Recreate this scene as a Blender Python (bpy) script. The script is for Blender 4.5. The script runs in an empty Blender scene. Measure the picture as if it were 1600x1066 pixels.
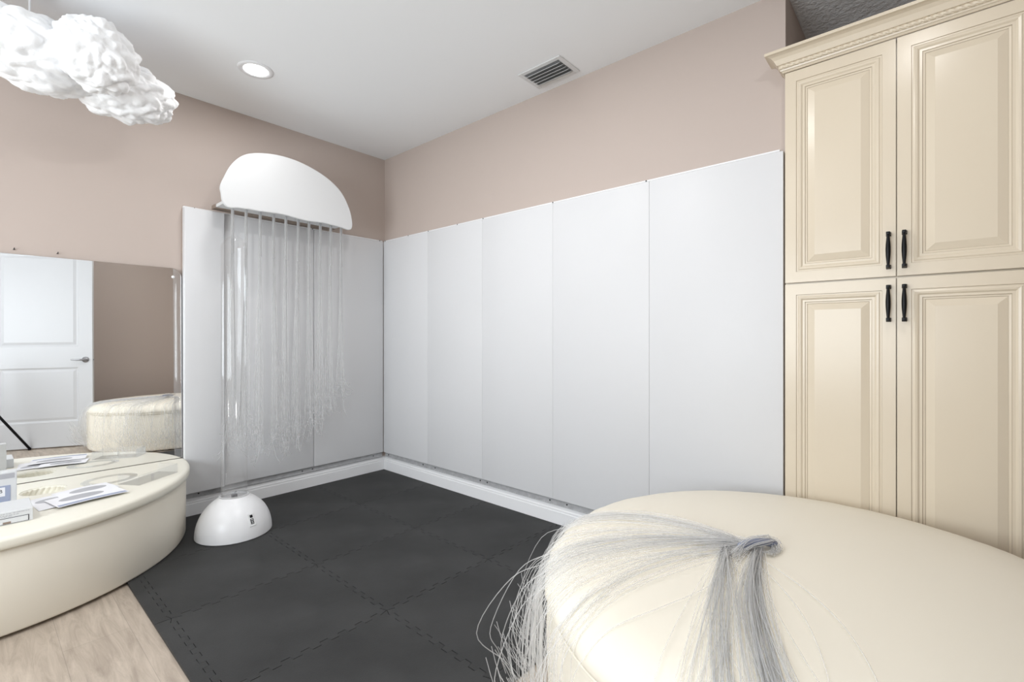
import bpy, bmesh, math, random
from mathutils import Vector, Matrix, noise
S = bpy.context.scene; COL = S.collection
R = math.radians; PI = math.pi
random.seed(7)

# ------------------------------------------------------------------ camera
cam_d = bpy.data.cameras.new('camera'); cam = bpy.data.objects.new('camera', cam_d); COL.objects.link(cam)
cam_d.sensor_width = 36; cam_d.lens = 744/1600*36; cam_d.shift_y = -6/1600; cam_d.clip_start = 0.02
CX, CY, CZ = -2.4316, -3.629, 1.174
cam.location = (CX, CY, CZ); cam.rotation_euler = (R(90), 0, R(41.2-90))
S.camera = cam
# ------------------------------------------------------------------ world, light, exposure
S.view_settings.view_transform = 'Standard'; S.view_settings.look = 'None'
S.view_settings.gamma = 1; S.view_settings.use_curve_mapping = False
S.view_settings.exposure = -0.22
W = bpy.data.worlds.new('world'); S.world = W; W.use_nodes = True
W.node_tree.nodes['Background'].inputs[0].default_value = (0.85, 0.92, 1, 1)
W.node_tree.nodes['Background'].inputs[1].default_value = 1.0
H = 2.743
def area(name, loc, rot, size, power, col=(1, 1, 1), sy=None, spread=180, shape='DISK'):
    l = bpy.data.lights.new(name, 'AREA'); l.energy = power; l.color = col; l.shape = shape; l.size = size
    if sy: l.shape = 'RECTANGLE'; l.size_y = sy
    l.spread = R(spread)
    o = bpy.data.objects.new(name, l); COL.objects.link(o); o.location = loc; o.rotation_euler = rot
    return o
LAMPS = [(-1.32, -0.66, 4), (-1.30, -2.05, 14), (-1.10, -3.60, 6), (-3.4, -0.66, 9), (-3.4, -2.6, 9)]
# added fill light at an unseen, made-up window, tilted up to brighten the ceiling
area('added_window_fill', (-4.62, -2.3, 1.45), (0, R(-116), 0), 1.5, 138, (0.88, 0.95, 1), sy=2.6)

# ------------------------------------------------------------------ materials
def mat(name, col, rough=.5, metal=0, bump=None, spec=.5, vary=None, alpha=1, coat=0, trans=0, ior=1.45, sss=0):
    m = bpy.data.materials.new(name); m.use_nodes = True
    nt = m.node_tree; b = nt.nodes['Principled BSDF']
    b.inputs['Base Color'].default_value = (*col, 1); b.inputs['Roughness'].default_value = rough
    b.inputs['Metallic'].default_value = metal; b.inputs['Specular IOR Level'].default_value = spec
    b.inputs['Alpha'].default_value = alpha; b.inputs['Coat Weight'].default_value = coat
    b.inputs['Transmission Weight'].default_value = trans; b.inputs['IOR'].default_value = ior
    if sss:
        b.inputs['Subsurface Weight'].default_value = sss; b.inputs['Subsurface Radius'].default_value = (.03, .03, .03)
    tc = nt.nodes.new('ShaderNodeTexCoord')
    if bump:
        sc, st = bump[0], bump[1]
        n = nt.nodes.new('ShaderNodeTexNoise'); n.inputs['Scale'].default_value = sc; n.inputs['Detail'].default_value = 6
        nt.links.new(tc.outputs['Object'], n.inputs['Vector'])
        bp = nt.nodes.new('ShaderNodeBump'); bp.inputs['Strength'].default_value = st; bp.inputs['Distance'].default_value = bump[2] if len(bump) > 2 else .002
        nt.links.new(n.outputs['Fac'], bp.inputs['Height']); nt.links.new(bp.outputs['Normal'], b.inputs['Normal'])
    if vary:
        n = nt.nodes.new('ShaderNodeTexNoise'); n.inputs['Scale'].default_value = vary[0]; n.inputs['Detail'].default_value = 5
        nt.links.new(tc.outputs['Object'], n.inputs['Vector'])
        r = nt.nodes.new('ShaderNodeValToRGB')
        r.color_ramp.elements[0].position = .3; r.color_ramp.elements[1].position = .7
        r.color_ramp.elements[0].color = tuple(c*(1-vary[1]) for c in col)+(1,)
        r.color_ramp.elements[1].color = tuple(min(1, c*(1+vary[1])) for c in col)+(1,)
        nt.links.new(n.outputs['Fac'], r.inputs['Fac']); nt.links.new(r.outputs['Color'], b.inputs['Base Color'])
    return m
M = {}
M['wall'] = mat('taupe_paint', (.52, .44, .395), .6, bump=(90, .12, .001), spec=.3)
M['ceiling'] = mat('ceiling_paint', (.90, .91, .92), .8, bump=(60, .15, .001), spec=.2)
M['trim'] = mat('white_trim_paint', (.84, .84, .85), .35)
M['panel'] = mat('white_wall_pad_vinyl', (.69, .69, .70), .42, bump=(9, .1, .004), spec=.35)
M['rail'] = mat('galvanised_rail', (.50, .50, .51), .45, metal=.15, vary=(30, .12))
M['screw'] = mat('dark_screw', (.05, .05, .05), .4, metal=.6)
M['pad_wood'] = mat('plywood_edge', (.35, .25, .18), .7, vary=(20, .2))
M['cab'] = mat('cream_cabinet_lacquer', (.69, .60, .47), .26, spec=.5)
M['groove'] = mat('cabinet_groove_tone', (.50, .42, .32), .45)  # darker cream on the narrow steps of the door profile
M['iron'] = mat('black_iron', (.012, .012, .013), .38, metal=.7)
M['mat_foam'] = mat('charcoal_foam', (.036, .036, .036), .60, bump=(220, .35, .002), vary=(3.0, .30), spec=.35)
M['cream'] = mat('cream_vinyl', (.83, .80, .70), .36, bump=(300, .05, .0006), spec=.45)
M['cream_side'] = mat('cream_bench_side', (.80, .75, .65), .45, spec=.4)
M['ivory'] = mat('ivory_vinyl', (.81, .76, .655), .48, bump=(240, .06, .0006), spec=.35)
M['white'] = mat('white_gloss_plastic', (.82, .82, .83), .28)
M['board'] = mat('white_board', (.76, .765, .77), .4)
M['brown'] = mat('brown_board', (.27, .21, .17), .6, vary=(15, .15))
M['paper'] = mat('paper_white', (.85, .85, .88), .5)
M['grey_print'] = mat('grey_print', (.42, .42, .45), .5)
M['blue_print'] = mat('blue_print', (.33, .37, .50), .5)
M['box'] = mat('white_card', (.66, .67, .68), .5)
M['ink'] = mat('dark_ink', (.06, .06, .07), .6)
M['cotton'] = mat('cotton_fluff', (.93, .93, .94), .95, bump=(40, .5, .006), spec=.05, sss=.5)
M['chrome'] = mat('brushed_nickel', (.32, .32, .33), .3, metal=.9)
M['dark'] = mat('dark_void', (.03, .03, .03), .8)
M['popcorn'] = mat('textured_alcove_ceiling', (.78, .78, .79), .9, bump=(45, .9, .01), spec=.2)
M['vent_metal'] = mat('white_vent_metal', (.72, .72, .72), .5)
M['doorpaint'] = mat('white_door_paint', (.57, .575, .585), .38)
M['tie'] = mat('slate_ferrule', (.20, .22, .30), .4)
m = mat('mirror_silver', (.93, .935, .935), .0, metal=1); M['mirror'] = m
m = bpy.data.materials.new('downlight_glow'); m.use_nodes = True
nt = m.node_tree; nt.nodes.remove(nt.nodes['Principled BSDF']); e = nt.nodes.new('ShaderNodeEmission'); e.inputs[1].default_value = 14
nt.links.new(e.outputs[0], nt.nodes['Material Output'].inputs[0]); M['glow'] = m
def clear(name, col, amt, rough=.08, ior=1.45, body=.1):
    """thin clear plastic: mostly see-through, with a fresnel shine and a little milky body"""
    m = bpy.data.materials.new(name); m.use_nodes = True; nt = m.node_tree; nt.nodes.remove(nt.nodes['Principled BSDF'])
    t = nt.nodes.new('ShaderNodeBsdfTransparent'); t.inputs[0].default_value = (1, 1, 1, 1)
    g = nt.nodes.new('ShaderNodeBsdfGlossy'); g.inputs['Roughness'].default_value = rough
    d0 = nt.nodes.new('ShaderNodeBsdfDiffuse'); d0.inputs[0].default_value = (*col, 1)
    d1 = nt.nodes.new('ShaderNodeBsdfTranslucent'); d1.inputs[0].default_value = (*col, 1)
    d = nt.nodes.new('ShaderNodeMixShader'); d.inputs[0].default_value = .5; nt.links.new(d0.outputs[0], d.inputs[1]); nt.links.new(d1.outputs[0], d.inputs[2])
    lw = nt.nodes.new('ShaderNodeLayerWeight'); lw.inputs['Blend'].default_value = .5
    pw = nt.nodes.new('ShaderNodeMath'); pw.operation = 'POWER'; pw.inputs[1].default_value = 3.0; nt.links.new(lw.outputs['Facing'], pw.inputs[0])
    ma = nt.nodes.new('ShaderNodeMath'); ma.operation = 'MULTIPLY_ADD'; ma.inputs[1].default_value = amt; ma.inputs[2].default_value = .03; nt.links.new(pw.outputs[0], ma.inputs[0])
    a = nt.nodes.new('ShaderNodeMixShader'); a.inputs[0].default_value = body
    nt.links.new(t.outputs[0], a.inputs[1]); nt.links.new(d.outputs[0], a.inputs[2])
    b = nt.nodes.new('ShaderNodeMixShader'); nt.links.new(ma.outputs[0], b.inputs[0])
    nt.links.new(a.outputs[0], b.inputs[1]); nt.links.new(g.outputs[0], b.inputs[2])
    nt.links.new(b.outputs[0], nt.nodes['Material Output'].inputs[0]); return m
M['acrylic'] = clear('clear_acrylic', (.9, .91, .92), .24, .06, body=.035)
M['acrylic_tray'] = clear('clear_tray_acrylic', (.7, .73, .73), .5, .06, body=.09)
M['fibre'] = clear('clear_fibre', (1.0, 1.0, 1.0), .16, .35, body=.25)
M['fibre_hang'] = clear('clear_hanging_fibre', (.98, .98, .98), .12, .3, body=.26)

def planks():
    m = bpy.data.materials.new('greige_plank_floor'); m.use_nodes = True; nt = m.node_tree; b = nt.nodes['Principled BSDF']
    tc = nt.nodes.new('ShaderNodeTexCoord'); mp = nt.nodes.new('ShaderNodeMapping'); mp.inputs['Rotation'].default_value = (0, 0, R(90))
    nt.links.new(tc.outputs['Object'], mp.inputs[0])
    br = nt.nodes.new('ShaderNodeTexBrick'); br.inputs['Scale'].default_value = 1; br.inputs['Brick Width'].default_value = 1.2
    br.inputs['Row Height'].default_value = .2; br.inputs['Mortar Size'].default_value = .0012; br.offset = .37
    br.inputs['Color1'].default_value = (.50, .43, .36, 1); br.inputs['Color2'].default_value = (.44, .375, .315, 1); br.inputs['Mortar'].default_value = (.36, .31, .26, 1)
    nt.links.new(mp.outputs[0], br.inputs[0])
    m2 = nt.nodes.new('ShaderNodeMapping'); m2.inputs['Scale'].default_value = (14, 1.6, 1); nt.links.new(tc.outputs['Object'], m2.inputs[0])
    n = nt.nodes.new('ShaderNodeTexNoise'); n.inputs['Scale'].default_value = 2.2; n.inputs['Detail'].default_value = 9; n.inputs['Roughness'].default_value = .68; n.inputs['Distortion'].default_value = .6
    nt.links.new(m2.outputs[0], n.inputs[0])
    cr = nt.nodes.new('ShaderNodeValToRGB'); cr.color_ramp.elements[0].position = .3; cr.color_ramp.elements[0].color = (.70, .67, .64, 1)
    cr.color_ramp.elements[1].position = .7; cr.color_ramp.elements[1].color = (1.18, 1.17, 1.15, 1)
    nt.links.new(n.outputs['Fac'], cr.inputs[0])
    mx = nt.nodes.new('ShaderNodeMix'); mx.data_type = 'RGBA'; mx.blend_type = 'MULTIPLY'; mx.inputs[0].default_value = 1
    nt.links.new(br.outputs['Color'], mx.inputs[6]); nt.links.new(cr.outputs[0], mx.inputs[7]); nt.links.new(mx.outputs[2], b.inputs['Base Color'])
    b.inputs['Roughness'].default_value = .5
    return m
M['floor'] = planks()

# ------------------------------------------------------------------ helpers
def obj(name, bm, m, parent=None, smooth=False, loc=None, rz=0, autos=None):
    me = bpy.data.meshes.new(name); bm.normal_update(); bm.to_mesh(me); bm.free()
    for x in (m if isinstance(m, (list, tuple)) else [m]): me.materials.append(x)
    if smooth: me.polygons.foreach_set('use_smooth', [True]*len(me.polygons))
    o = bpy.data.objects.new(name, me); COL.objects.link(o)
    if parent is not None: o.parent = parent
    if loc: o.location = loc
    o.rotation_euler.z = rz
    if autos: me.set_sharp_from_angle(angle=R(autos))
    return o
def tag(o, label, cat, group=None):
    o['label'] = label; o['category'] = cat
    if group: o['group'] = group
    return o
def thing(name, label, cat, loc=(0, 0, 0), rz=0, group=None):
    o = bpy.data.objects.new(name, None); COL.objects.link(o); o.location = loc; o.rotation_euler.z = rz; o.empty_display_size = .1
    return tag(o, label, cat, group)
def struct(name, bm, m, smooth=False):
    o = obj(name, bm, m, smooth=smooth); o['kind'] = 'structure'; return o
def bx(bm, x0, x1, y0, y1, z0, z1, bev=0, seg=2, mi=0):
    vs = [bm.verts.new((x, y, z)) for z in (z0, z1) for y in (y0, y1) for x in (x0, x1)]
    F = [(0, 2, 3, 1), (4, 5, 7, 6), (0, 1, 5, 4), (2, 6, 7, 3), (0, 4, 6, 2), (1, 3, 7, 5)]
    fs = [bm.faces.new([vs[i] for i in f]) for f in F]
    for f in fs: f.material_index = mi
    if bev:
        es = list({e for f in fs for e in f.edges})
        r = bmesh.ops.bevel(bm, geom=es, offset=bev, segments=seg, affect='EDGES', profile=.5)
        for f in r['faces']: f.material_index = mi
    return bm
def box(*a, **k): return bx(bmesh.new(), *a, **k)
def lathe(bm, prof, n=48, c=(0, 0, 0), a0=0, a1=2*PI, fn=None):
    full = abs(a1-a0-2*PI) < 1e-6; cols = n if full else n+1; rows = []
    for r, z in prof:
        if r < 1e-6: rows.append([bm.verts.new((c[0], c[1], c[2]+z))]*cols); continue
        row = []
        for i in range(cols):
            a = a0+(a1-a0)*i/n; rr, zz = (fn(r, z, a) if fn else (r, z))
            row.append(bm.verts.new((c[0]+rr*math.cos(a), c[1]+rr*math.sin(a), c[2]+zz)))
        rows.append(row)
    for p, q in zip(rows, rows[1:]):
        for i in range(n):
            j = (i+1) % cols if full else i+1
            v = [p[i], p[j], q[j], q[i]]; u = []
            for t in v:
                if t not in u: u.append(t)
            if len(u) > 2:
                try: bm.faces.new(u)
                except ValueError: pass
    return rows
def tube(bm, pts, rad, n=5, cap=True):
    pts = [Vector(p) for p in pts]; rings = []; up = Vector((.13, .21, .97)).normalized()
    for i, p in enumerate(pts):
        d = (pts[min(i+1, len(pts)-1)]-pts[max(i-1, 0)])
        if d.length < 1e-9: d = Vector((0, 0, 1))
        d.normalize(); u = up - d*up.dot(d)
        if u.length < 1e-3: u = d.orthogonal()
        u.normalize(); w = d.cross(u); up = u
        r = rad[i] if isinstance(rad, (list, tuple)) else rad
        rings.append([bm.verts.new(p+(u*math.cos(2*PI*k/n)+w*math.sin(2*PI*k/n))*r) for k in range(n)])
    for a, b in zip(rings, rings[1:]):
        for k in range(n): bm.faces.new((a[k], a[(k+1) % n], b[(k+1) % n], b[k]))
    if cap and n > 2: bm.faces.new(list(reversed(rings[0]))); bm.faces.new(rings[-1])
def spline(P, m=5):
    P = [Vector(p) for p in P]; out = []
    for i in range(len(P)-1):
        p0 = P[max(i-1, 0)]; p1 = P[i]; p2 = P[i+1]; p3 = P[min(i+2, len(P)-1)]
        for k in range(m):
            t = k/m
            out.append(.5*((2*p1)+(p2-p0)*t+(2*p0-5*p1+4*p2-p3)*t*t+(3*p1-p0-3*p2+p3)*t**3))
    out.append(P[-1]); return out
def prism(bm, poly, z0, z1, mi=0):
    """extrude an (x, y) outline from z0 to z1"""
    a = [bm.verts.new((x, y, z0)) for x, y in poly]; b = [bm.verts.new((x, y, z1)) for x, y in poly]
    f = [bm.faces.new(list(reversed(a))), bm.faces.new(b)]
    n = len(poly)
    for i in range(n): f.append(bm.faces.new((a[i], a[(i+1) % n], b[(i+1) % n], b[i])))
    for q in f: q.material_index = mi
    return f
def xf(bm, mtx): bmesh.ops.transform(bm, matrix=mtx, verts=bm.verts); return bm

# ================================================================== the room
XL, YR = -4.6, -4.55
CABY0, CABY1, ALC = -3.142, -3.96, 0.62
bm = box(XL-.1, ALC+.1, -6.2, .1, -.1, 0); struct('floor', bm, M['floor'])
bm = box(XL-.1, .1, YR-.1, .1, H, H+.1); bx(bm, .1, ALC+.1, YR-.1, CABY1-.1, H, H+.1); struct('ceiling', bm, M['ceiling'])
struct('ceiling', box(.1, ALC+.1, CABY1-.1, CABY0+.1, H, H+.1), M['popcorn'])
struct('wall_back', box(XL-.1, .0, 0, .1, 0, H), M['wall'])
bm = box(0, .1, CABY0, .1, 0, H); bx(bm, .1, ALC+.1, CABY0, CABY0+.1, 0, H); bx(bm, ALC, ALC+.1, CABY1, CABY0, 0, H)
bx(bm, .0, ALC+.1, CABY1-.1, CABY1, 0, H); bx(bm, 0, .1, YR, CABY1-.1, 0, H)
struct('wall_right', bm, M['wall'])
# rear wall with the doorway the open door belongs to
DX0, DX1, DH = -3.30, -2.30, 2.44
bm = box(XL, DX0, YR-.1, YR, 0, H); bx(bm, DX1, .1, YR-.1, YR, 0, H); bx(bm, DX0, DX1, YR-.1, YR, DH, H); struct('wall_rear', bm, M['wall'])
bm = box(XL, .1, -6.2, -6.1, 0, H); struct('wall_hall', bm, M['wall'])
struct('ceiling', box(XL, .1, -6.2, YR-.1, H, H+.1), M['ceiling'])
# left wall with an added, unseen window opening for the fill light
WY0, WY1, WZ0, WZ1 = -3.5, -1.1, .75, 2.15
bm = box(XL-.1, XL, -6.2, WY0, 0, H); bx(bm, XL-.1, XL, WY1, .1, 0, H); bx(bm, XL-.1, XL, WY0, WY1, 0, WZ0); bx(bm, XL-.1, XL, WY0, WY1, WZ1, H)
struct('wall_left', bm, M['wall'])
bm = bmesh.new()
for y0, y1, z0, z1 in ((WY0, WY1, WZ0, WZ0+.06), (WY0, WY1, WZ1-.06, WZ1), (WY0, WY0+.06, WZ0+.06, WZ1-.06), (WY1-.06, WY1, WZ0+.06, WZ1-.06), (-2.33, -2.27, WZ0+.06, WZ1-.06)):
    bx(bm, XL-.09, XL-.03, y0, y1, z0, z1, .006)
struct('added_window_1', bm, M['trim'])
# baseboards
BP = [(0, 0), (.017, 0), (.017, .085), (.0145, .089), (.0145, .100), (.010, .106), (.007, .118), (.004, .124), (0, .125)]
def baseboard(name, p0, p1, nrm):
    bm = bmesh.new(); a = []; b = []
    for d, z in BP:
        a.append(bm.verts.new((p0[0]+nrm[0]*d, p0[1]+nrm[1]*d, z))); b.append(bm.verts.new((p1[0]+nrm[0]*d, p1[1]+nrm[1]*d, z)))
    n = len(BP)
    for i in range(n): bm.faces.new((a[i], a[(i+1) % n], b[(i+1) % n], b[i]))
    bm.faces.new(a); bm.faces.new(b); bmesh.ops.recalc_face_normals(bm, faces=bm.faces)
    return struct(name, bm, M['trim'])
baseboard('baseboard_back', (XL+.018, -.0005), (-.0005, -.0005), (0, -1))
baseboard('baseboard_right', (-.0005, -.0185), (-.0005, CABY0+.001), (-1, 0))
baseboard('baseboard_rear', (DX1+.075, YR+.0005), (-.02, YR+.0005), (0, 1))
bm = bmesh.new()
bx(bm, DX0-.07, DX0, YR, YR+.018, 0, DH+.07, .004); bx(bm, DX1, DX1+.07, YR, YR+.018, 0, DH+.07, .004); bx(bm, DX0, DX1, YR, YR+.018, DH, DH+.07, .004)
struct('trim_1', bm, M['trim'])

# ---- raised-panel slab used by the room door and the cabinet doors (local: width x, height z, face towards -y)
def panelled(bm, w, h, t, panels, prof, grooves=(), back=True):
    """slab 0..w x 0..h, front at y=0, back at y=t; each panel rect gets stepped profile [(inset, depth)]"""
    xs = sorted({0, w, *[p[0] for p in panels], *[p[1] for p in panels]}); zs = sorted({0, h, *[p[2] for p in panels], *[p[3] for p in panels]})
    V = {}
    def v(x, y, z):
        k = (round(x, 5), round(y, 5), round(z, 5))
        if k not in V: V[k] = bm.verts.new((x, y, z))
        return V[k]
    for i in range(len(xs)-1):
        for j in range(len(zs)-1):
            cx, cz = (xs[i]+xs[i+1])/2, (zs[j]+zs[j+1])/2
            if any(p[0] < cx < p[1] and p[2] < cz < p[3] for p in panels): continue
            bm.faces.new([v(xs[i], 0, zs[j]), v(xs[i+1], 0, zs[j]), v(xs[i+1], 0, zs[j+1]), v(xs[i], 0, zs[j+1])])
    for x0, x1, z0, z1 in panels:
        last = [v(x0, 0, z0), v(x1, 0, z0), v(x1, 0, z1), v(x0, 0, z1)]
        # keep borders shared by the frame grid simple: one quad ring per profile step
        for k, (ins, d) in enumerate(prof):
            cur = [v(x0+ins, d, z0+ins), v(x1-ins, d, z0+ins), v(x1-ins, d, z1-ins), v(x0+ins, d, z1-ins)]
            for q in range(4):
                f = bm.faces.new([last[q], last[(q+1) % 4], cur[(q+1) % 4], cur[q]]); f.material_index = 1 if k in grooves else 0
            last = cur
        bm.faces.new(last)
    c = [v(0, 0, 0), v(w, 0, 0), v(w, 0, h), v(0, 0, h)]; d = [bm.verts.new((x, t, z)) for x, z in ((0, 0), (w, 0), (w, h), (0, h))]
    for q in range(4): bm.faces.new([c[(q+1) % 4], c[q], d[q], d[(q+1) % 4]])
    bm.faces.new(list(reversed(d)))
    bmesh.ops.recalc_face_normals(bm, faces=bm.faces)
# ---- open room door seen in the mirror
hx, hy, fx_, fy_ = -2.31, -4.25, -1.46, -3.775
dw = math.hypot(fx_-hx, fy_-hy); dang = math.atan2(fy_-hy, fx_-hx)
DP = [(.13, dw-.13, .28, .90), (.13, dw-.13, 1.14, 2.19)]
DPR = [(.012, .007), (.022, .009), (.05, .002)]
bm = bmesh.new(); panelled(bm, dw, 2.40, .018, DP, DPR)
bm2 = bmesh.new(); panelled(bm2, dw, 2.40, .018, DP, DPR); xf(bm2, Matrix.Diagonal((1, -1, 1, 1))); bmesh.ops.reverse_faces(bm2, faces=bm2.faces)
xf(bm2, Matrix.Translation((0, .036, 0))); me = bpy.data.meshes.new('t'); bm2.to_mesh(me); bm.from_mesh(me); bm2.free()
door = obj('door_1', bm, M['doorpaint'], loc=(hx, hy, .014), rz=dang); door['kind'] = 'structure'
for side, nm in ((1, 'door_handle'), (-1, 'door_handle')):
    bm = bmesh.new(); y0 = .036 if side > 0 else 0
    rows = lathe(bm, [(0, 0), (.033, 0), (.033, .006), (.026, .010), (.012, .013), (.011, .05), (0, .05)], 28)
    xf(bm, Matrix.Rotation(R(-90*side), 4, 'X'))
    tube(bm, spline([(0, side*.045, 0), (-.03, side*.05, 0), (-.07, side*.05, -.002), (-.115, side*.045, .002)], 4), [.010]*5+[.009]*4+[.008]*4, 10)
    h = obj(nm, bm, M['chrome'], door, smooth=True, loc=(dw-.065, y0, .985)); h['label'] = 'brushed nickel lever'
bm = box(dw, dw+.009, .012, .024, .975, .99, .002); obj('latch_bolt', bm, M['chrome'], door)

# ================================================================== wall pads
def pad(name, w, h, t, label, group, loc, rz, wood=False):
    o = thing(name, label, 'wall pad', loc, rz, group)
    bm = box(0, w, -t, -.008, 0, h, .003, 3); obj('padding', bm, M['panel'], o, smooth=True, autos=40)
    bm = box(.0005, w-.0005, -.010, 0, .003, h-.003); obj('backing_board', bm, M['pad_wood'], o)
    return o
PZ, PH, PT = .168, 1.84, .034
names = ['closest to the room corner', 'second from the room corner', 'middle one of the five', 'fourth from the room corner', 'beside the cream cabinet']
ys = [-.036, -.640, -1.250, -1.868, -2.505, -3.1405]
for i in range(5):
    w = ys[i]-ys[i+1]-.0004
    pad('wall_pad', w, PH, PT, 'white wall pad on the long right wall, '+names[i], 'white wall pads along the right wall', (-.001, ys[i], PZ), R(-90))
xs = [-.0352, -.662, -1.288]
nm = ['in the corner, right of the last hanging strands', 'behind most of the hanging fibre strands']
for i in range(2):
    pad('wall_pad', xs[i]-xs[i+1]-.004, PH, PT, 'white wall pad on the back wall '+nm[i], 'white wall pads on the back wall', (xs[i+1]+.002, -.001, PZ), 0)
pad('wall_pad', .228, PH, .062, 'narrow white wall pad between the mirror and the clear tube', 'white wall pads on the back wall', (-1.523, -.001, PZ), 0)
# metal rails under the pads and trim strips on top
def rail(label, L, loc, rz, screws):
    o = thing('pad_rail', label, 'metal rail', loc, rz, 'grey rails under the wall pads')
    bm = bmesh.new(); bx(bm, 0, L, -.012, 0, 0, .036, .0015, 1); bx(bm, 0, L, -.020, -.012, 0, .005, .001, 1); obj('channel', bm, M['rail'], o)
    for s in screws:
        bm = bmesh.new(); lathe(bm, [(0, .0), (.005, 0), (.005, .0025), (.0035, .004), (0, .004)], 12); xf(bm, Matrix.Rotation(R(90), 4, 'X'))
        obj('screw', bm, M['screw'], o, loc=(s, -.012, .018))
rail('grey metal rail between pads and baseboard on the long right wall', 3.10, (-.001, -.03, .128), R(-90), [.05, .53, .68, 1.18, 1.25, 1.80, 1.93, 2.42, 2.5])
rail('grey metal rail between pads and baseboard on the back wall behind the tube', 1.49, (-1.523, -.001, .128), 0, [.09, .78, .86, 1.40])
def topstrip(label, L, loc, rz, screws):
    o = thing('pad_cap_strip', label, 'trim strip', loc, rz, 'thin cap strips above the wall pads')
    bm = box(0, L, -.030, 0, 0, .009, .002, 1); obj('strip', bm, M['trim'], o)
    for s in screws:
        bm = bmesh.new(); lathe(bm, [(0, 0), (.004, 0), (.004, .002), (0, .003)], 10); xf(bm, Matrix.Rotation(R(90), 4, 'X')); obj('screw', bm, M['screw'], o, loc=(s, -.030, .0045))
topstrip('thin white cap strip along the top of the right wall pads', 3.09, (-.001, -.036, PZ+PH+.001), R(-90), [.02, .35, .61, .95, 1.22, 1.83, 2.45])
topstrip('thin white cap strip along the top of the back wall pads', 1.48, (-1.521, -.001, PZ+PH+.001), 0, [.06, .85, .92, 1.45])

# ================================================================== foam floor mats
TX = [-.020, -.640, -1.260, -1.880]; TY = [-.020, -.650, -1.275, -1.895, -2.515]
def wave(a, b, flip=1):
    """tooth offsets along a seam from a to b: list of (s, offset)"""
    n = 17; L = b-a; p = L/n; A = .0105; out = []
    for k in range(n):
        s = a+k*p; g = A*flip*(1 if k % 2 else -1); sl = .006*(1 if k % 2 else -1)
        if k == 0: g0 = 0
        out += [(s+.004+ (0 if k == 0 else -.002), 0 if k == 0 else g), (s+p-.004 + (0 if k == n-1 else .002), 0 if k == n-1 else g)]
    return out
def side(p, q, axis, edge, const):
    """points from p to q along one side; straight when it is an outer edge"""
    if edge: return []
    lo, hi = min(p, q), max(p, q); w = wave(lo, hi)
    if p > q: w = w[::-1]
    return [((s, const+o) if axis == 'x' else (const+o, s)) for s, o in w]
def tile_poly(x0, x1, y0, y1, eL, eR, eB, eT):
    P = [(x0, y0)]+side(x0, x1, 'x', eB, y0)+[(x1, y0)]+side(y0, y1, 'y', eR, x1)+[(x1, y1)]+side(x1, x0, 'x', eT, y1)+[(x0, y1)]+side(y1, y0, 'y', eL, x0)
    cx, cy = (x0+x1)/2, (y0+y1)/2; wx, wy = (x1-x0), (y1-y0)
    return [(cx+(x-cx)*(1-.0028/max(wx, .1)), cy+(y-cy)*(1-.0028/max(wy, .1))) for x, y in P]
colw = ['beside the right wall', 'in the middle column', 'in the mirror-side column']
roww = ['row along the back wall', 'second row from back wall', 'third row from back wall', 'front row by the ottoman']
for i in range(3):
    for j in range(4):
        x1, x0, y1, y0 = TX[i], TX[i+1], TY[j], TY[j+1]
        bm = bmesh.new(); prism(bm, [(x-x0, y-y0) for x, y in tile_poly(x0, x1, y0, y1, False, i == 0, False, j == 0)], 0, .012)
        tag(obj('foam_mat_tile', bm, M['mat_foam'], loc=(x0, y0, .0003)), 'charcoal foam tile %s, %s' % (colw[i], roww[j]), 'foam mat', 'charcoal foam mat tiles')
for j in range(4):
    y1, y0 = TY[j], TY[j+1]; x1, x0 = TX[3], TX[3]-.055
    bm = bmesh.new(); prism(bm, [(x-x0, y-y0) for x, y in tile_poly(x0, x1, y0, y1, True, False, True, True)], 0, .012)
    tag(obj('foam_mat_border', bm, M['mat_foam'], loc=(x0, y0, .0003)), 'toothed foam border strip beside the planks, '+roww[j], 'foam mat border', 'foam border strips by the planks')
for i in range(3):
    x1, x0 = TX[i], TX[i+1]; y1, y0 = TY[4], TY[4]-.055
    bm = bmesh.new(); prism(bm, [(x-x0, y-y0) for x, y in tile_poly(x0, x1, y0, y1, True, True, True, False)], 0, .012)
    tag(obj('foam_mat_border', bm, M['mat_foam'], loc=(x0, y0, .0003)), 'toothed foam border strip by the ottoman, '+colw[i], 'foam mat border', 'foam border strips by the ottoman')

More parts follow.
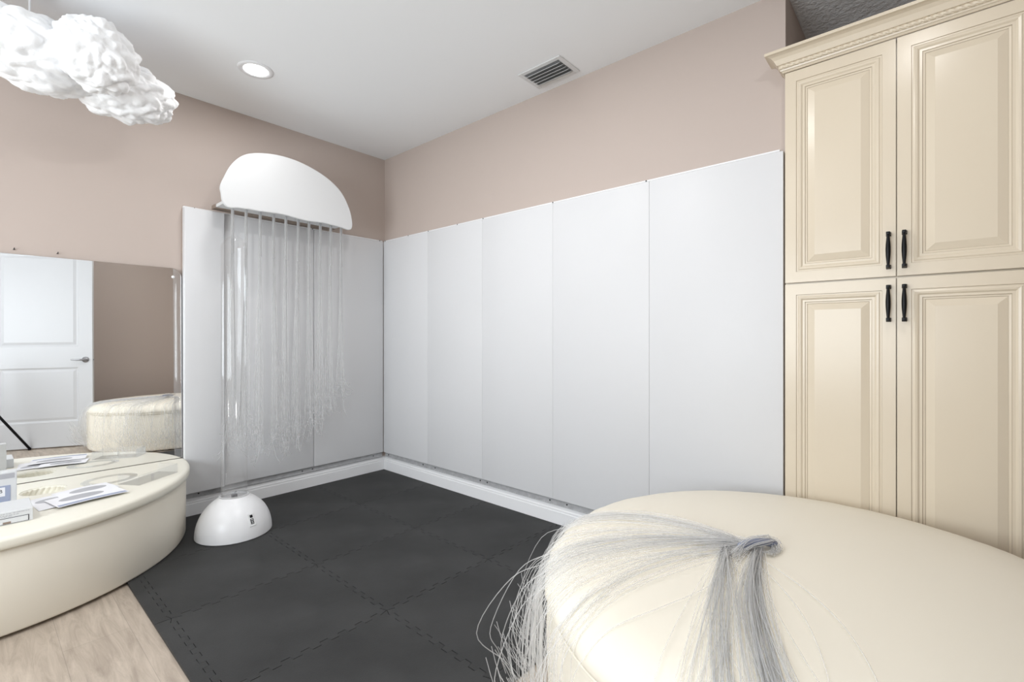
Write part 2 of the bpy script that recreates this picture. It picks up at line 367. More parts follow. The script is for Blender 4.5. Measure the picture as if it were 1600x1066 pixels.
# ================================================================== cream cabinet
KX = -.06; KY = -3.1505
cab = thing('storage_cabinet', 'tall cream raised-panel cabinet with black pulls and crown moulding', 'cabinet', (KX, KY, 0), R(-90))
CW = .772
bm = box(0, CW, .022, .60, .0, 2.335, .001, 1); obj('body', bm, M['cab'], cab)
PROF = [(.0015, .003), (.006, .003), (.011, .0005), (.018, .0015), (.024, .006), (.032, .006), (.034, .009), (.040, .0095), (.042, .011), (.068, .003)]
def cab_door(x, w, z0, z1, hside, hz, lab):
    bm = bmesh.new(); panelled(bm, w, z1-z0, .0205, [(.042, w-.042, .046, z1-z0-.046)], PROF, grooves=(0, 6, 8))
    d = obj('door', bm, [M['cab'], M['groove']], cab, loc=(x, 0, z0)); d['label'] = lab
    bm = bmesh.new(); L = .142
    pr = []
    for k in range(17):
        t = k/16; z = (t-.5)*L*.86; r = .0042+.0040*math.sin(PI*t)**1.2; pr.append((r, z))
    bm_pts = [(0, -.5*L*.86-.0)]+pr+[(0, .5*L*.86)]
    lathe(bm, bm_pts, 14, c=(0, -.028, 0))
    for s in (-1, 1):
        bx(bm, -.0065, .0065, -.036, 0, s*.064-.006, s*.064+.006, .002, 2)
        bx(bm, -.008, .008, -.003, 0, s*.064-.008, s*.064+.008, .001, 1)
    obj('handle', bm, M['iron'], d, smooth=True, loc=(w-.022 if hside > 0 else .022, 0, hz-z0), autos=35)
cab_door(.002, .380, 1.412, 2.334, 1, 1.512, 'upper left door')
cab_door(.386, .384, 1.412, 2.334, -1, 1.512, 'upper right door')
cab_door(.002, .380, .10, 1.404, 1, 1.306, 'lower left door')
cab_door(.386, .384, .10, 1.404, -1, 1.306, 'lower right door')
# crown moulding: profile swept along front and left return
CP = [(0, 0), (.006, 0), (.010, .006), (.014, .008), (.016, .014), (.020, .014), (.020, .030), (.026, .032), (.030, .040), (.036, .052), (.046, .063), (.056, .068), (.066, .070), (.066, .082), (0, .082)]
bm = bmesh.new(); A, B, Cc = [], [], []
for p, z in CP:
    A.append(bm.verts.new((-p, .059, z))); B.append(bm.verts.new((-p, -p, z))); Cc.append(bm.verts.new((CW, -p, z)))
n = len(CP)
for i in range(n):
    for P, Q in ((A, B), (B, Cc)): bm.faces.new((P[i], P[(i+1) % n], Q[(i+1) % n], Q[i]))
bm.faces.new(A); bm.faces.new(Cc); bmesh.ops.recalc_face_normals(bm, faces=bm.faces)
crown = obj('crown_moulding', bm, M['cab'], cab, loc=(0, .0, 2.336))
bm = bmesh.new(); rings = []
for k in range(620):   # twisted rope bead
    x = -.018+k*(CW+.016)/619
    rings.append([bm.verts.new((x, -.0205+.0072*(1+.30*math.cos(2*(q*PI/6-x*150)))*math.cos(q*PI/6)*.7, .022+.0072*(1+.30*math.cos(2*(q*PI/6-x*150)))*math.sin(q*PI/6))) for q in range(12)])
for p, q in zip(rings, rings[1:]):
    for k in range(12): bm.faces.new((p[k], p[(k+1) % 12], q[(k+1) % 12], q[k]))
bmesh.ops.recalc_face_normals(bm, faces=bm.faces)
obj('rope_bead', bm, M['cab'], crown, smooth=True)

# ================================================================== mirror
MX0, MX1, MH = -3.373, -1.529, 1.208
TILT = .65
mir = thing('wall_mirror', 'large frameless mirror with rounded corners resting behind the half-round bench', 'mirror', ((MX0+MX1)/2, -.0240, .4035)); mir.rotation_euler = (R(-TILT), 0, 0)
hw = (MX1-MX0)/2; rc = .055
P = [(-hw, 0), (hw, 0)]
for k in range(9): a = PI/2*k/8; P.append((hw-rc+rc*math.cos(a), MH-rc+rc*math.sin(a)))
for k in range(9): a = PI/2+PI/2*k/8; P.append((-hw+rc+rc*math.cos(a), MH-rc+rc*math.sin(a)))
bm = bmesh.new(); prism(bm, P, 0, .005); xf(bm, Matrix.Rotation(R(90), 4, 'X'))
for f in bm.faces: f.material_index = 0 if f.normal.y < -.9 else 1
bm.normal_update()
for f in bm.faces: f.material_index = 0 if f.normal.y < -.9 else 1
g = obj('glass', bm, [M['mirror'], mat('mirror_edge', (.25, .27, .26), .3)], mir)
for sx in (-1, 1):
    bm = bmesh.new(); lathe(bm, [(0, 0), (.009, 0), (.009, .003), (.005, .006), (0, .0065)], 18); xf(bm, Matrix.Rotation(R(90), 4, 'X'))
    s_ = obj('mirror_screw', bm, M['trim'], mir, smooth=True, loc=(sx*(hw-.045), -.005, MH-.055))
for i, (x, z) in enumerate(((-2.272, 1.636), (-2.105, 1.636))):
    bm = bmesh.new(); tube(bm, [(0, 0, 0), (0, -.022, .006)], .0022, 8); lathe(bm, [(0, 0), (.005, 0), (.005, .002), (0, .002)], 10, c=(0, 0, 0))
    for v in bm.verts: pass
    tag(obj('wall_nail', bm, M['screw'], loc=(x, -.0005, z)), 'small nail in the pink wall above the mirror, %s of the two' % ('left', 'right')[i], 'nail', 'nails above the mirror')

# ================================================================== half-round bench
BC = (-2.45, -.030); BR = .912
bench = thing('half_round_bench', 'cream half-round bench with padded top against the mirror', 'bench', (BC[0], BC[1], 0))
def halfround(bm, prof, n=72):
    rows = []
    for r, z in prof:
        rows.append([bm.verts.new((r*math.cos(PI+PI*i/n), r*math.sin(PI+PI*i/n), z)) for i in range(n+1)])
    for p, q in zip(rows, rows[1:]):
        for i in range(n): bm.faces.new((p[i], p[i+1], q[i+1], q[i]))
    for p, q in zip(rows, rows[1:]): bm.faces.new((p[0], q[0], q[-1], p[-1]))
    bm.faces.new(list(reversed(rows[0]))); bm.faces.new(rows[-1])
    bmesh.ops.recalc_face_normals(bm, faces=bm.faces)
bm = bmesh.new(); halfround(bm, [(BR-.012, .014), (BR-.004, .016), (BR, .024), (BR+.002, .34), (BR-.006, .352)])
obj('base', bm, M['cream_side'], bench, smooth=True, autos=50)
bm = bmesh.new(); halfround(bm, [(BR-.004, .3525), (BR+.014, .354), (BR+.019, .359), (BR+.020, .370), (BR+.020, .386), (BR+.017, .394), (BR+.009, .3985), (BR-.006, .400)])
top = obj('padded_top', bm, M['cream'], bench, smooth=True, autos=50)
bmc = bmesh.new(); RC = (.27, -.235); lathe(bmc, [(0, .36), (.088, .36), (.088, .45), (0, .45)], 48, c=(RC[0], RC[1], 0)); bmesh.ops.recalc_face_normals(bmc, faces=bmc.faces)
cut = obj('cutter', bmc, M['cream'], bench)
md = top.modifiers.new('b', 'BOOLEAN'); md.object = cut; md.operation = 'DIFFERENCE'; md.solver = 'EXACT'
bpy.context.view_layer.update(); dg = bpy.context.evaluated_depsgraph_get()
nme = bpy.data.meshes.new_from_object(top.evaluated_get(dg)); top.modifiers.clear(); top.data = nme; nme.set_sharp_from_angle(angle=R(50))
bpy.data.objects.remove(cut, do_unlink=True)
bm = bmesh.new()
def flute(r, z, a): return (r+(.004*math.cos(a*22)*math.sin(min(1, max(0, (z-.360)/.03))*PI)), z)
prof = [(0, .361), (.06, .361)]+[(.082+.003*math.sin(k/8*PI), .361+.034*k/8) for k in range(9)]+[(.0875, .397)]
lathe(bm, prof, 176, c=(RC[0], RC[1], 0), fn=lambda r, z, a: (r-.0065*abs(math.cos(a*11+z*60)), z) if r > .07 and z < .396 else (r, z))
rc_ = obj('braided_cup_recess', bm, M['cream'], bench, smooth=True); rc_['label'] = 'braided round recess'

# ---- things on the bench top (z = .400)
ZT = .4005
def sheet(x0, y0, x1, y1, rot, name, label, z, ovals, stripe=None, grp=None):
    w, d = x1, y1
    o = thing(name, label, 'leaflet', (x0, y0, z), R(rot), grp)
    bm = bmesh.new(); nx = 8; rows = []
    for i in range(nx+1):
        rows.append([bm.verts.new((w*i/nx, yy, .0006+zz+.003*math.sin(PI*i/nx))) for yy in (0, d) for zz in (0, .0006)])
    for a, b in zip(rows, rows[1:]):
        for q, r in ((0, 1), (1, 3), (3, 2), (2, 0)): bm.faces.new((a[q], a[r], b[r], b[q]))
    bm.faces.new((rows[0][0], rows[0][2], rows[0][3], rows[0][1])); bm.faces.new((rows[-1][0], rows[-1][1], rows[-1][3], rows[-1][2]))
    bmesh.ops.recalc_face_normals(bm, faces=bm.faces); obj('page', bm, M['paper'], o)
    def zz(x): return .0006+.0009+.003*math.sin(PI*max(0, min(1, x/w)))
    for cx, cy, rx, ry in ovals:
        bm = bmesh.new(); N = 20; c = [bm.verts.new((cx+rx*(k/N*2-1), cy-ry*math.sqrt(max(0, 1-(k/N*2-1)**2)), zz(cx+rx*(k/N*2-1)))) for k in range(N+1)]
        e = [bm.verts.new((cx+rx*(k/N*2-1), cy+ry*math.sqrt(max(0, 1-(k/N*2-1)**2)), zz(cx+rx*(k/N*2-1)))) for k in range(1, N)]
        e = [c[0]]+e+[c[-1]]
        for k in range(N):
            u = []
            for v in (c[k], c[k+1], e[k+1], e[k]):
                if v not in u: u.append(v)
            if len(u) > 2: bm.faces.new(u)
        p_ = obj('printed_oval', bm, M['grey_print'], o); p_['label'] = 'grey printed oval'
    if stripe:
        bm = bmesh.new(); s = [[bm.verts.new((w*i/nx*.96+.02*w, yy, zz(w*i/nx))) for yy in stripe] for i in range(nx+1)]
        for a, b in zip(s, s[1:]): bm.faces.new((a[0], b[0], b[1], a[1]))
        p_ = obj('printed_band', bm, M['blue_print'], o); p_['label'] = 'slate blue printed band'
    return o
sheet(-2.225, -.66, .15, .23, 6, 'leaflet', 'white leaflet with one grey oval, left end of the leaflet pile beside the box', ZT, [(.07, .15, .058, .035)], grp='leaflets on the bench')
sheet(-2.13, -.55, .22, .15, 14, 'leaflet', 'white leaflet with a long grey oval, at the back of the pile', ZT+.0045, [(.12, .08, .075, .038)], grp='leaflets on the bench')
sheet(-2.165, -.700, .265, .175, 11, 'leaflet', 'front leaflet of the pile with a slate blue band along its edge', ZT+.009, [(.115, .105, .085, .04)], stripe=(.006, .036), grp='leaflets on the bench')
# white box
wb = thing('cardboard_box', 'flat white cardboard box with small print at the left end of the bench', 'box', (-2.60, -.772, ZT))
bm = bmesh.new(); bx(bm, 0, .350, 0, .190, .0, .0525, .0015, 1); obj('carton', bm, M['box'], wb)
bm = bmesh.new(); bx(bm, .20, .338, -.0012, 0, .003, .0275, 0); obj('drawer_outline', bm, M['ink'], wb)
bm = bmesh.new(); bx(bm, .202, .335, -.0022, -.001, .0045, .0255, 0); obj('drawer_front', bm, M['box'], wb)
bm = bmesh.new()
for row, z in enumerate((.044, .037, .0325)):
    x = .215
    while x < .335-.012*row*2:
        L = random.uniform(.003, .012); bx(bm, x, x+L, -.0008, 0, z, z+.0022); x += L+random.uniform(.0015, .004)
obj('small_print', bm, M['grey_print'], wb)
bm = bmesh.new(); bx(bm, .262, .285, -.0026, -.0015, .0045, .0125); obj('tan_sticker', bm, M['brown'], wb)
# upright carton with label
uc = thing('supply_carton', 'upright pale grey carton with blue-grey label behind the flat white box', 'carton', (-2.39, -.50, ZT), R(0))
bm = box(0, .105, 0, .055, 0, .165, .0015, 1); obj('carton', bm, M['box'], uc)
bm = box(.0, .085, -.001, 0, .028, .105, 0); lb = obj('label_panel', bm, M['blue_print'], uc)
bm = box(.035, .068, -.0016, -.001, .058, .098); obj('label_patch', bm, M['paper'], lb)
tc_ = bpy.data.curves.new('lettering', 'FONT'); tc_.body = 'cB'; tc_.size = .022; tc_.extrude = .0003
to = bpy.data.objects.new('lettering', tc_); COL.objects.link(to); bpy.context.view_layer.update()
lm = bpy.data.meshes.new_from_object(to.evaluated_get(bpy.context.evaluated_depsgraph_get())); bpy.data.objects.remove(to, do_unlink=True)
lm.materials.clear(); lm.materials.append(M['ink']); to = bpy.data.objects.new('lettering', lm); COL.objects.link(to); to.parent = lb; to.location = (.038, -.0022, .074); to.rotation_euler = (R(90), 0, 0)
bm = box(.02, .098, -.0007, 0, .135, .158); obj('flap_print', bm, M['grey_print'], uc)
# clear acrylic tray with a ring
tr = thing('acrylic_tray', 'clear acrylic tray with low walls near the right end of the bench', 'tray', (-1.845, -.535, ZT), R(34))
bm = bmesh.new(); w, d, t, h = .245, .125, .003, .052
bx(bm, 0, w, 0, d, 0, t); bx(bm, 0, w, 0, t, t, h); bx(bm, 0, t, t, d, t, h*.95); bx(bm, w-t, w, t, d, t, h); bx(bm, .09, .09+t, t, .02, t, h*.7)
obj('walls', bm, M['acrylic_tray'], tr)
bm = bmesh.new(); N = 48
ri = thing('acrylic_ring', 'flat clear acrylic ring lying left of the tray on the bench', 'ring', (-1.925, -.285, ZT), R(10))
lathe(bm, [(.078, 0), (.108, 0), (.108, .004), (.078, .004), (.078, 0)], N, fn=lambda r, z, a: (r*(1+.12*math.cos(2*a)), z)); obj('ring', bm, M['acrylic_tray'], ri)

# ================================================================== bubble tube
TBX, TBY = -1.385, -.510
bt = thing('bubble_tube', 'tall clear acrylic tube on a white domed base in front of the wall pads', 'bubble tube', (TBX, TBY, .0125))
bm = bmesh.new(); prof = [(.196, .0), (.201, .004)]
for k in range(1, 22):
    a = k/22*R(68); prof.append((.201*math.cos(a)**.95, .004+.225*math.sin(a)))
prof += [(.079, .2185), (.072, .2185), (.072, .205), (0, .205)]
lathe(bm, prof, 72); dome = obj('dome_base', bm, M['white'], bt, smooth=True, autos=45)
bm = bmesh.new(); tw = [(.070, .206), (.070, 1.69)]
for k in range(1, 13): a = k/12*PI/2; tw.append((.070*math.cos(a), 1.69+.075*math.sin(a)))
ti = [(max(0, r-.004), z-.004 if z > 1.69 else z) for r, z in reversed(tw[1:])]+[(.066, .206)]
lathe(bm, tw+ti+[(.070, .206)], 64); obj('tube', bm, M['acrylic'], bt, smooth=True)
bm = bmesh.new(); lathe(bm, [(.068, .207), (.079, .207), (.0795, .222), (.073, .226), (.0705, .226)], 48)
c_ = obj('collar', bm, clear('milky_collar', (.8, .8, .8), .3, .2, body=.7), bt, smooth=True, autos=45)
bm = bmesh.new(); lathe(bm, [(0, .206), (.060, .206), (.060, .209), (0, .209)], 32)
pl = obj('pump_plate', bm, M['rail'], bt)
bm = bmesh.new(); bx(bm, -.014, .014, -.012, .012, 0, .022, .003); tube(bm, spline([(0, 0, .02), (.006, .004, .035), (.012, .0, .030)], 4), .003, 6); obj('air_nozzle', bm, M['chrome'], pl, loc=(-.005, -.015, .209))
# control plate on dome
az = R(-79.5); el = R(24); n_ = Vector((math.cos(az)*math.cos(el), math.sin(az)*math.cos(el), math.sin(el)))
ctr = Vector((.201*math.cos(R(27))*math.cos(az), .201*math.cos(R(27))*math.sin(az), .004+.225*math.sin(R(27))))
q = n_.to_track_quat('Z', 'Y')
bm = bmesh.new(); bx(bm, -.019, .019, -.036, .036, -.01, .0015, .0014, 2)
cp = obj('control_plate', bm, M['board'], bt); cp.rotation_mode = 'QUATERNION'; cp.rotation_quaternion = q; cp.location = ctr
bm = bmesh.new(); bx(bm, -.008, .008, .012, .028, .0015, .004, .001, 1); obj('power_switch', bm, M['iron'], cp)
bm = bmesh.new(); bx(bm, -.009, .009, -.024, .006, .0015, .003, .001, 1)
s2 = obj('socket_block', bm, M['iron'], cp)
bm = bmesh.new()
for k in range(3): bx(bm, -.005, .005, -.020+k*.009, -.016+k*.009, .003, .0038)
obj('socket_marks', bm, M['box'], s2)
bm = bmesh.new(); lathe(bm, [(0, 0), (.004, 0), (.004, .002), (0, .002)], 12); s3 = obj('foot_screw', bm, M['screw'], bt, loc=(.196*math.cos(R(-73)), .196*math.sin(R(-73)), .008)); s3.rotation_euler = (R(90), 0, R(17))

# ================================================================== fibre-optic waterfall fixture
fx = thing('fibre_optic_curtain', 'white cloud-shaped light board with ten clear fibre strands hanging below', 'fibre optic lamp', (-.95, -.038, 2.02))
def lx(x): return x+.95
OUT = [(-1.389, 2.08), (-1.394, 2.118), (-1.372, 2.182), (-1.336, 2.261), (-1.282, 2.331), (-1.216, 2.374), (-1.119, 2.402), (-1.017, 2.414), (-0.91, 2.409), (-0.797, 2.385), (-0.679, 2.339), (-0.58, 2.266), (-0.516, 2.161), (-0.490, 2.065), (-0.493, 2.012), (-0.522, 1.993), (-0.605, 2.004), (-0.727, 2.010), (-0.82, 2.004), (-0.91, 2.007), (-1.017, 2.016), (-1.158, 2.008), (-1.226, 2.007), (-1.291, 2.003), (-1.350, 1.996), (-1.380, 2.026)]
P3 = spline([(x, 0, z) for x, z in OUT]+[(OUT[0][0], 0, OUT[0][1])], 4)[:-1]
poly = [(lx(p.x), p.z-2.02) for p in P3]
bm = bmesh.new(); f = prism(bm, poly, 0, .018); bmesh.ops.recalc_face_normals(bm, faces=bm.faces)
es = [e for e in bm.edges if abs(e.verts[0].co.z-e.verts[1].co.z) < 1e-6]
bmesh.ops.bevel(bm, geom=es, offset=.003, segments=2, affect='EDGES'); xf(bm, Matrix.Rotation(R(90), 4, 'X'))
obj('front_board', bm, M['board'], fx, loc=(0, -.262+.018, 0), autos=35, smooth=True)
bm = box(lx(-1.25), lx(-.60), -.243, -.03, .030, .15, .002, 1); obj('housing', bm, M['board'], fx)
bm = box(lx(-1.36), lx(-.53), -.243, -.0705, .008, .0285, .0015, 1); obj('underside_shelf', bm, M['board'], fx)
bm = box(lx(-1.365), lx(-.525), -.070, 0, .004, .029, .001, 1)
b_ = obj('mounting_cleat', bm, M['brown'], fx); b_['label'] = 'brown wooden edge'
XS = [-1.294, -1.212, -1.123, -1.035, -.951, -.864, -.784, -.698, -.616, -.531]
rnd = random.Random(3)
for k, x in enumerate(XS):
    bm = bmesh.new(); base = -1.60+(.30*max(0, (k-5)/4.0))+(.02 if k % 2 else 0)
    if k < 2: base += .06
    sw = rnd.uniform(-.02, .02)
    for q in range(24):
        a = rnd.uniform(0, 2*PI); rr = rnd.random()**.5; ox, oy = math.cos(a)*rr, math.sin(a)*rr
        L = base+rnd.gauss(0, .05)
        p = [(ox*.007, oy*.007, .01), (ox*.008, oy*.008, -.10), (ox*.012+sw*.2, oy*.010, -.45), (ox*.026+sw*.6, oy*.016, -.9), (ox*.036+sw, oy*.022, L*.8)]
        cu = rnd.uniform(-1, 1); cv = rnd.uniform(-1, .6)
        p += [(ox*.040+sw+cu*.012, oy*.024+cv*.01, L*.93), (ox*.042+sw+cu*.045, oy*.026+cv*.035, L+.015), (ox*.045+sw+cu*.085, oy*.03+cv*.055, L-rnd.uniform(-.035, .04))]
        tube(bm, spline(p, 5), .0014, 4, cap=False)
    st = obj('fibre_strand', bm, M['fibre_hang'], fx, smooth=True, loc=(lx(x), -.170, 0))
    bm = bmesh.new(); lathe(bm, [(.0105, .010), (.0095, -.12), (.0105, -.30)], 10); obj('sleeve', bm, M['fibre_hang'], st, smooth=True)

# ================================================================== cloud lamp
cl = thing('cloud_lamp', 'fluffy white cotton cloud lamp hanging below the ceiling over the bench', 'cloud lamp', (-2.1, -.60, H))
def puff(c, r, ax, seed, sub=6):
    bm = bmesh.new(); bmesh.ops.create_icosphere(bm, subdivisions=sub, radius=1)
    off = Vector((seed*3.1, seed*1.7, seed*5.3)); mt = Matrix.Rotation(ax, 3, 'Z')
    for v in bm.verts:
        d = v.co.normalized()
        n1 = 2*abs(noise.noise(d*1.9+off))-.5; n2 = 2*abs(noise.noise(d*3.2+off*2))-.4; n3 = noise.noise(d*9+off); n4 = noise.noise(d*28+off)
        n5 = noise.noise(d*65+off)
        k = 1+.09*n1+.085*n2+.022*abs(n3)*2+.006*n4
        p = Vector((d.x*r[0], d.y*r[1], d.z*r[2]))*k
        v.co = mt @ p+Vector(c)
    return bm
for c, r, ax, s in (((-.125, .0, -.290), (.245, .185, .155), R(20), 1), ((.055, -.150, -.275), (.160, .150, .155), R(30), 2), ((.190, .085, -.305), (.225, .165, .138), R(12), 3.3), ((-.46, .0, -.26), (.26, .2, .15), R(10), 4.1)):
    obj('cotton_puff', puff(c, r, ax, s), M['cotton'], cl, smooth=True)
bm = bmesh.new(); lathe(bm, [(0, 0), (.05, 0), (.05, -.02), (.01, -.025), (.004, -.03), (.004, -.2), (0, -.2)], 20); obj('ceiling_hook', bm, M['trim'], cl, loc=(-.15, 0, 0))

# ================================================================== downlights
proto = None
dl = ['glowing round recessed downlight above the fibre curtain corner', 'recessed downlight in the middle of the ceiling over the mats', 'recessed downlight in front of the cream cabinet', 'recessed downlight over the left part of the bench', 'recessed downlight at the rear left of the room']
for i, (x, y, pw) in enumerate(LAMPS):
    o = thing('recessed_downlight', dl[i], 'ceiling light', (x, y, H), 0, 'recessed ceiling downlights')
    bm = bmesh.new(); lathe(bm, [(.095, -.001), (.094, -.004), (.078, -.007), (.066, -.005), (.064, -.001)], 48); obj('trim_ring', bm, M['trim'], o, smooth=True)
    bm = bmesh.new(); lathe(bm, [(0, -.0035), (.064, -.0035), (.066, -.001)], 40); obj('lens', bm, M['glow'], o)
    area('downlight_beam', (x, y, H-.012), (0, 0, 0), .10, pw, (1, .99, .98))

# ================================================================== ceiling vent
vt = thing('ceiling_vent', 'white louvred air vent in the ceiling close to the right wall', 'air vent', (-.166, -1.933, H))
bm = bmesh.new(); ox, oy, ix, iy = .104, .153, .076, .125
for a in ((-ox, ox, -oy, -iy), (-ox, ox, iy, oy), (-ox, -ix, -iy, iy), (ix, ox, -iy, iy)): bx(bm, *a, -.007, -.0005, .0018, 1)
obj('frame', bm, M['vent_metal'], vt)
bm = box(-ix, ix, -iy, iy, -.0016, -.0006); obj('duct_opening', bm, mat('duct_grey', (.28, .28, .28), .8), vt)
for k in range(5):
    bm = box(-.0195, .0195, -iy+.001, iy-.001, -.0008, .0008); xf(bm, Matrix.Rotation(R(-38), 4, 'Y'))
    obj('louvre', bm, M['vent_metal'], vt, loc=(-.058+k*.029, 0, -.011))

# ================================================================== round ottoman
OC = Vector((-.825, -3.360, 0)); OR = .757; OH = .522
ot = thing('round_ottoman', 'large round cream vinyl ottoman in front of the cabinet', 'ottoman', OC)
def gather(r, z, a):
    g = noise.noise(Vector((math.cos(a)*9, math.sin(a)*9, z*1.5)))
    w = max(0, 1-abs(z-.38)/.2)
    return (r+.015*g*w, z)
bm = bmesh.new()
lathe(bm, [(0, .014), (OR-.03, .014), (OR-.018, .022)]+[(OR-.014+.008*math.sin(k/14*PI), .03+.377*k/14) for k in range(15)]+[(OR-.018, .414)], 240, fn=gather)
obj('upholstered_side', bm, M['ivory'], ot, smooth=True)
CPROF = [(OR+a_, OH+b_) for a_, b_ in ((-.020, -.112), (-.004, -.102), (.002, -.088), (-.002, -.070), (-.014, -.050), (-.036, -.031), (-.070, -.016), (-.115, -.006), (-.19, .002), (-.31, .008), (-.5, .012))]+[(0, OH+.014)]
def gather2(r, z, a):
    g = noise.noise(Vector((math.cos(a)*11, math.sin(a)*11, 3)))+.5*noise.noise(Vector((math.cos(a)*26, math.sin(a)*26, 3)))
    w = max(0, 1-abs(z-.457)/.06); return (r+.010*g*w, z+.005*g*w)
bm = bmesh.new(); lathe(bm, CPROF, 240, fn=gather2)
cu_ = obj('cushion_top', bm, M['ivory'], ot, smooth=True)
bm = bmesh.new(); ring = [((OR-.006)*math.cos(2*PI*k/120), (OR-.006)*math.sin(2*PI*k/120), .4145) for k in range(121)]
tube(bm, ring, .0045, 8, cap=False); obj('piping', bm, M['ivory'], ot, smooth=True)
def otop(r):
    pts = [(rr, z) for rr, z in reversed(CPROF[2:])]
    for (r0, z0), (r1, z1) in zip(pts, pts[1:]):
        if r0 <= r <= r1: return z0+(z1-z0)*(r-r0)/(r1-r0)
    return OH-.088
def on_top(x, y, lift):
    r = math.hypot(x-OC.x, y-OC.y); return (x, y, otop(min(r, OR))+lift)

# ================================================================== fibre bundle draped on the ottoman
HB = Vector((-.865, -3.225, .536))
fb = thing('fibre_optic_bundle', 'tied bundle of clear side-glow fibres draped over the round ottoman', 'fibre optic bundle', HB)
rf = random.Random(11)
def over_edge(start, ang, lift, lat, down, out, curl, rnd):
    """a fibre from start across the top, over the rim at angle ang, hanging to height down"""
    ex, ey = OC.x+(OR-.03)*math.cos(ang), OC.y+(OR-.03)*math.sin(ang)
    P = [tuple(start)]
    sx, sy = start[0], start[1]; dx, dy = ex-sx, ey-sy; nx, ny = -dy, dx; L = math.hypot(nx, ny); nx /= L; ny /= L
    for t in (.12, .3, .5, .72, .9):
        o = lat*math.sin(PI*t); P.append(on_top(sx+dx*t+nx*o, sy+dy*t+ny*o, .004+lift*(1-t*.6)))
    P.append((ex, ey, otop(OR-.03)+.004+lift*.35))
    ca, sa = math.cos(ang), math.sin(ang)
    tx, ty = -sa, ca
    o1 = OR+.012+out*.45; o2 = OR+.012+out; o3 = OR+.012+out*rnd.uniform(.5, 1.1)
    tw = rnd.uniform(-.05, .05)
    P.append((OC.x+o1*ca+tx*tw*.2, OC.y+o1*sa+ty*tw*.2, .42+out*.1))
    P.append((OC.x+o2*ca+tx*tw, OC.y+o2*sa+ty*tw, .26))
    P.append((OC.x+o3*ca+tx*(tw+curl*.4), OC.y+o3*sa+ty*(tw+curl*.4), (.26+down)/2))
    P.append((OC.x+(o3-.02)*ca+tx*(tw+curl), OC.y+(o3-.02)*sa+ty*(tw+curl), down))
    if abs(curl) > .03:
        P.append((OC.x+(o3+.05)*ca+tx*(tw+curl*1.5), OC.y+(o3+.05)*sa+ty*(tw+curl*1.5), down+.05))
        P.append((OC.x+(o3+.09)*ca+tx*(tw+curl*1.1), OC.y+(o3+.09)*sa+ty*(tw+curl*1.1), down+.13))
    return P
def rel(P): return [Vector(p)-HB for p in P]
def clampf(P):
    out = []
    for p in P:
        p = Vector(p); p.z = max(p.z, .016); out.append(p)
    return out
# left fan
bm = bmesh.new(); nstr = 125
clumps = [rf.random() for q in range(17)]
for k in range(nstr):
    t = min(1, max(0, rf.choice(clumps)+rf.gauss(0, .014))) if k % 5 else rf.random()
    ang = R(94+58*t**.9)+rf.gauss(0, .02)
    st = HB+Vector((rf.uniform(-.02, .02), rf.uniform(-.015, .015), rf.uniform(-.002, .02)))
    lat = rf.gauss(0, .02)-.06*(1-t)-.03
    P = over_edge(st, ang, rf.uniform(0, .016), lat, rf.uniform(-.02, .16), abs(rf.gauss(.025, .035)), rf.gauss(0, .06), rf)
    tube(bm, [Vector((p[0], p[1], max(p[2], .022)))-HB for p in spline(clampf(P), 4)], .00125, 4, cap=False)
o = obj('fanned_fibres', bm, M['fibre'], fb, smooth=True); o['kind'] = 'stuff'
# stray loops
bm = bmesh.new()
for k in range(16):
    ang = R(rf.uniform(112, 200)); st = HB+Vector((-.05+rf.uniform(-.05, .02), rf.uniform(-.01, .03), .008))
    P = over_edge(st, ang, .006, rf.choice([-1, 1])*rf.uniform(.02, .09), rf.uniform(.05, .2), rf.uniform(.0, .05), rf.gauss(0, .08), rf)
    tube(bm, [Vector((p[0], p[1], max(p[2], .022)))-HB for p in spline(clampf(P), 5)], .0014, 5, cap=False)
for out, ang, dn in ((.20, 127, .06), (.16, 122, .10), (.12, 130, .03), (.14, 136, .12)):
    P = over_edge(HB, R(ang), .02, -.05, dn, out, -.03, rf)
    tube(bm, [Vector((p[0], p[1], max(p[2], .022)))-HB for p in spline(clampf(P), 6)], .0015, 5, cap=False)
o = obj('stray_fibres', bm, M['fibre'], fb, smooth=True); o['kind'] = 'stuff'
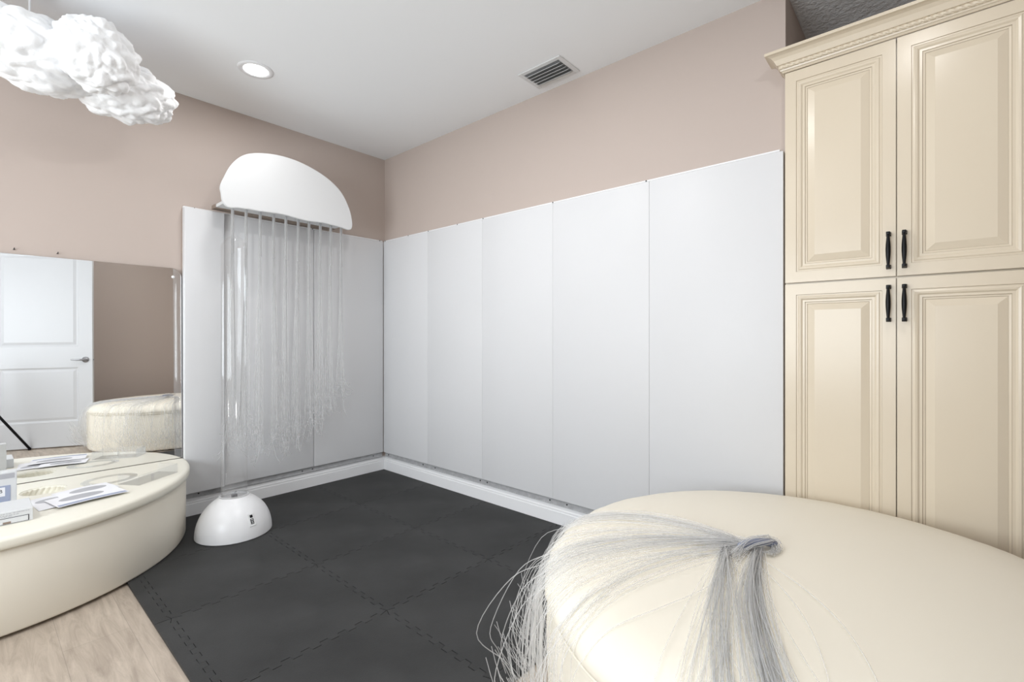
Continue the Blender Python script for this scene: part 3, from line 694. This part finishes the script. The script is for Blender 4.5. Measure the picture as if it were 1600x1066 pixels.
# ribbons falling towards the camera
bm = bmesh.new()
for cnt, a0, sp, lat0, s0 in ((72, 187.5, 1.9, -.03, (.0, -.02)), (30, 180.5, 1.5, -.01, (-.05, .055)), (22, 176, 4.0, .0, (-.06, .06)), (9, 192, 2.5, -.03, (.01, -.02))):
    for k in range(cnt):
        st = HB+Vector((s0[0]+rf.uniform(-.012, .012), s0[1]+rf.uniform(-.014, .014), rf.uniform(.0, .012)))
        P = over_edge(st, R(a0+rf.gauss(0, sp)), abs(rf.gauss(0, .010)), lat0+rf.gauss(0, .012), rf.uniform(.05, .2), abs(rf.gauss(.01, .015)), rf.gauss(0, .03), rf)
        tube(bm, [Vector((p[0], p[1], max(p[2], .022)))-HB for p in spline(clampf(P), 4)], .0013, 4, cap=False)
o = obj('falling_fibres', bm, M['fibre'], fb, smooth=True); o['kind'] = 'stuff'
# dark ferrule and the doubled-over knot
bm = bmesh.new(); tube(bm, spline([(.055, -.055, .006), (.02, -.03, .018), (-.02, .0, .020), (-.06, .02, .014)], 5), [.004]+[.011]*14+[.004], 12)
o = obj('ferrule', bm, M['tie'], fb, smooth=True); o['label'] = 'slate blue binding'
bm = bmesh.new()
for k in range(30):
    a = rf.uniform(0, 2*PI); rr = rf.uniform(.010, .026)
    P = [(-.10+rf.uniform(-.04, .02), .02+rf.uniform(-.02, .02), .010), (-.04, math.cos(a)*rr*.8, .014+abs(math.sin(a))*rr), (.02+rf.uniform(-.01, .02), -.03+math.cos(a)*rr, .016+abs(math.sin(a))*rr), (.055+rf.uniform(-.01, .015), -.045+rf.uniform(-.02, .02), .012+rf.uniform(0, .01)), (.02+rf.uniform(-.03, .01), -.07+rf.uniform(-.01, .02), .008), (-.04, -.05+rf.uniform(-.02, .02), .010)]
    tube(bm, spline(P, 4), .00125, 4, cap=False)
o = obj('knotted_fibres', bm, M['fibre'], fb, smooth=True); o['kind'] = 'stuff'

# ================================================================== camera tripod whose leg shows in the mirror
tp = thing('tripod', 'black photographic tripod whose leg shows at the mirror edge', 'tripod', (CX, CY-.06, 0))
for a in (-35, 85, 205):
    ca, sa = math.cos(R(a)), math.sin(R(a))
    bm = bmesh.new(); tube(bm, [(.03*ca, .03*sa, .93), (.22*ca, .22*sa, .48)], .015, 10); tube(bm, [(.22*ca, .22*sa, .48), (.55*ca, .55*sa, .022)], .0125, 10)
    l = obj('leg', bm, M['iron'], tp, smooth=True)
    bm = bmesh.new(); lathe(bm, [(0, 0), (.014, .0), (.015, .02), (.010, .03), (0, .03)], 14, c=(.552*ca, .552*sa, .0005)); obj('rubber_foot', bm, M['iron'], l, smooth=True)
bm = bmesh.new(); lathe(bm, [(0, .90), (.04, .90), (.045, .93), (.03, .96), (.014, .97), (.014, 1.03), (.03, 1.05), (.03, 1.06), (0, 1.06)], 20); obj('head', bm, M['iron'], tp, smooth=True)
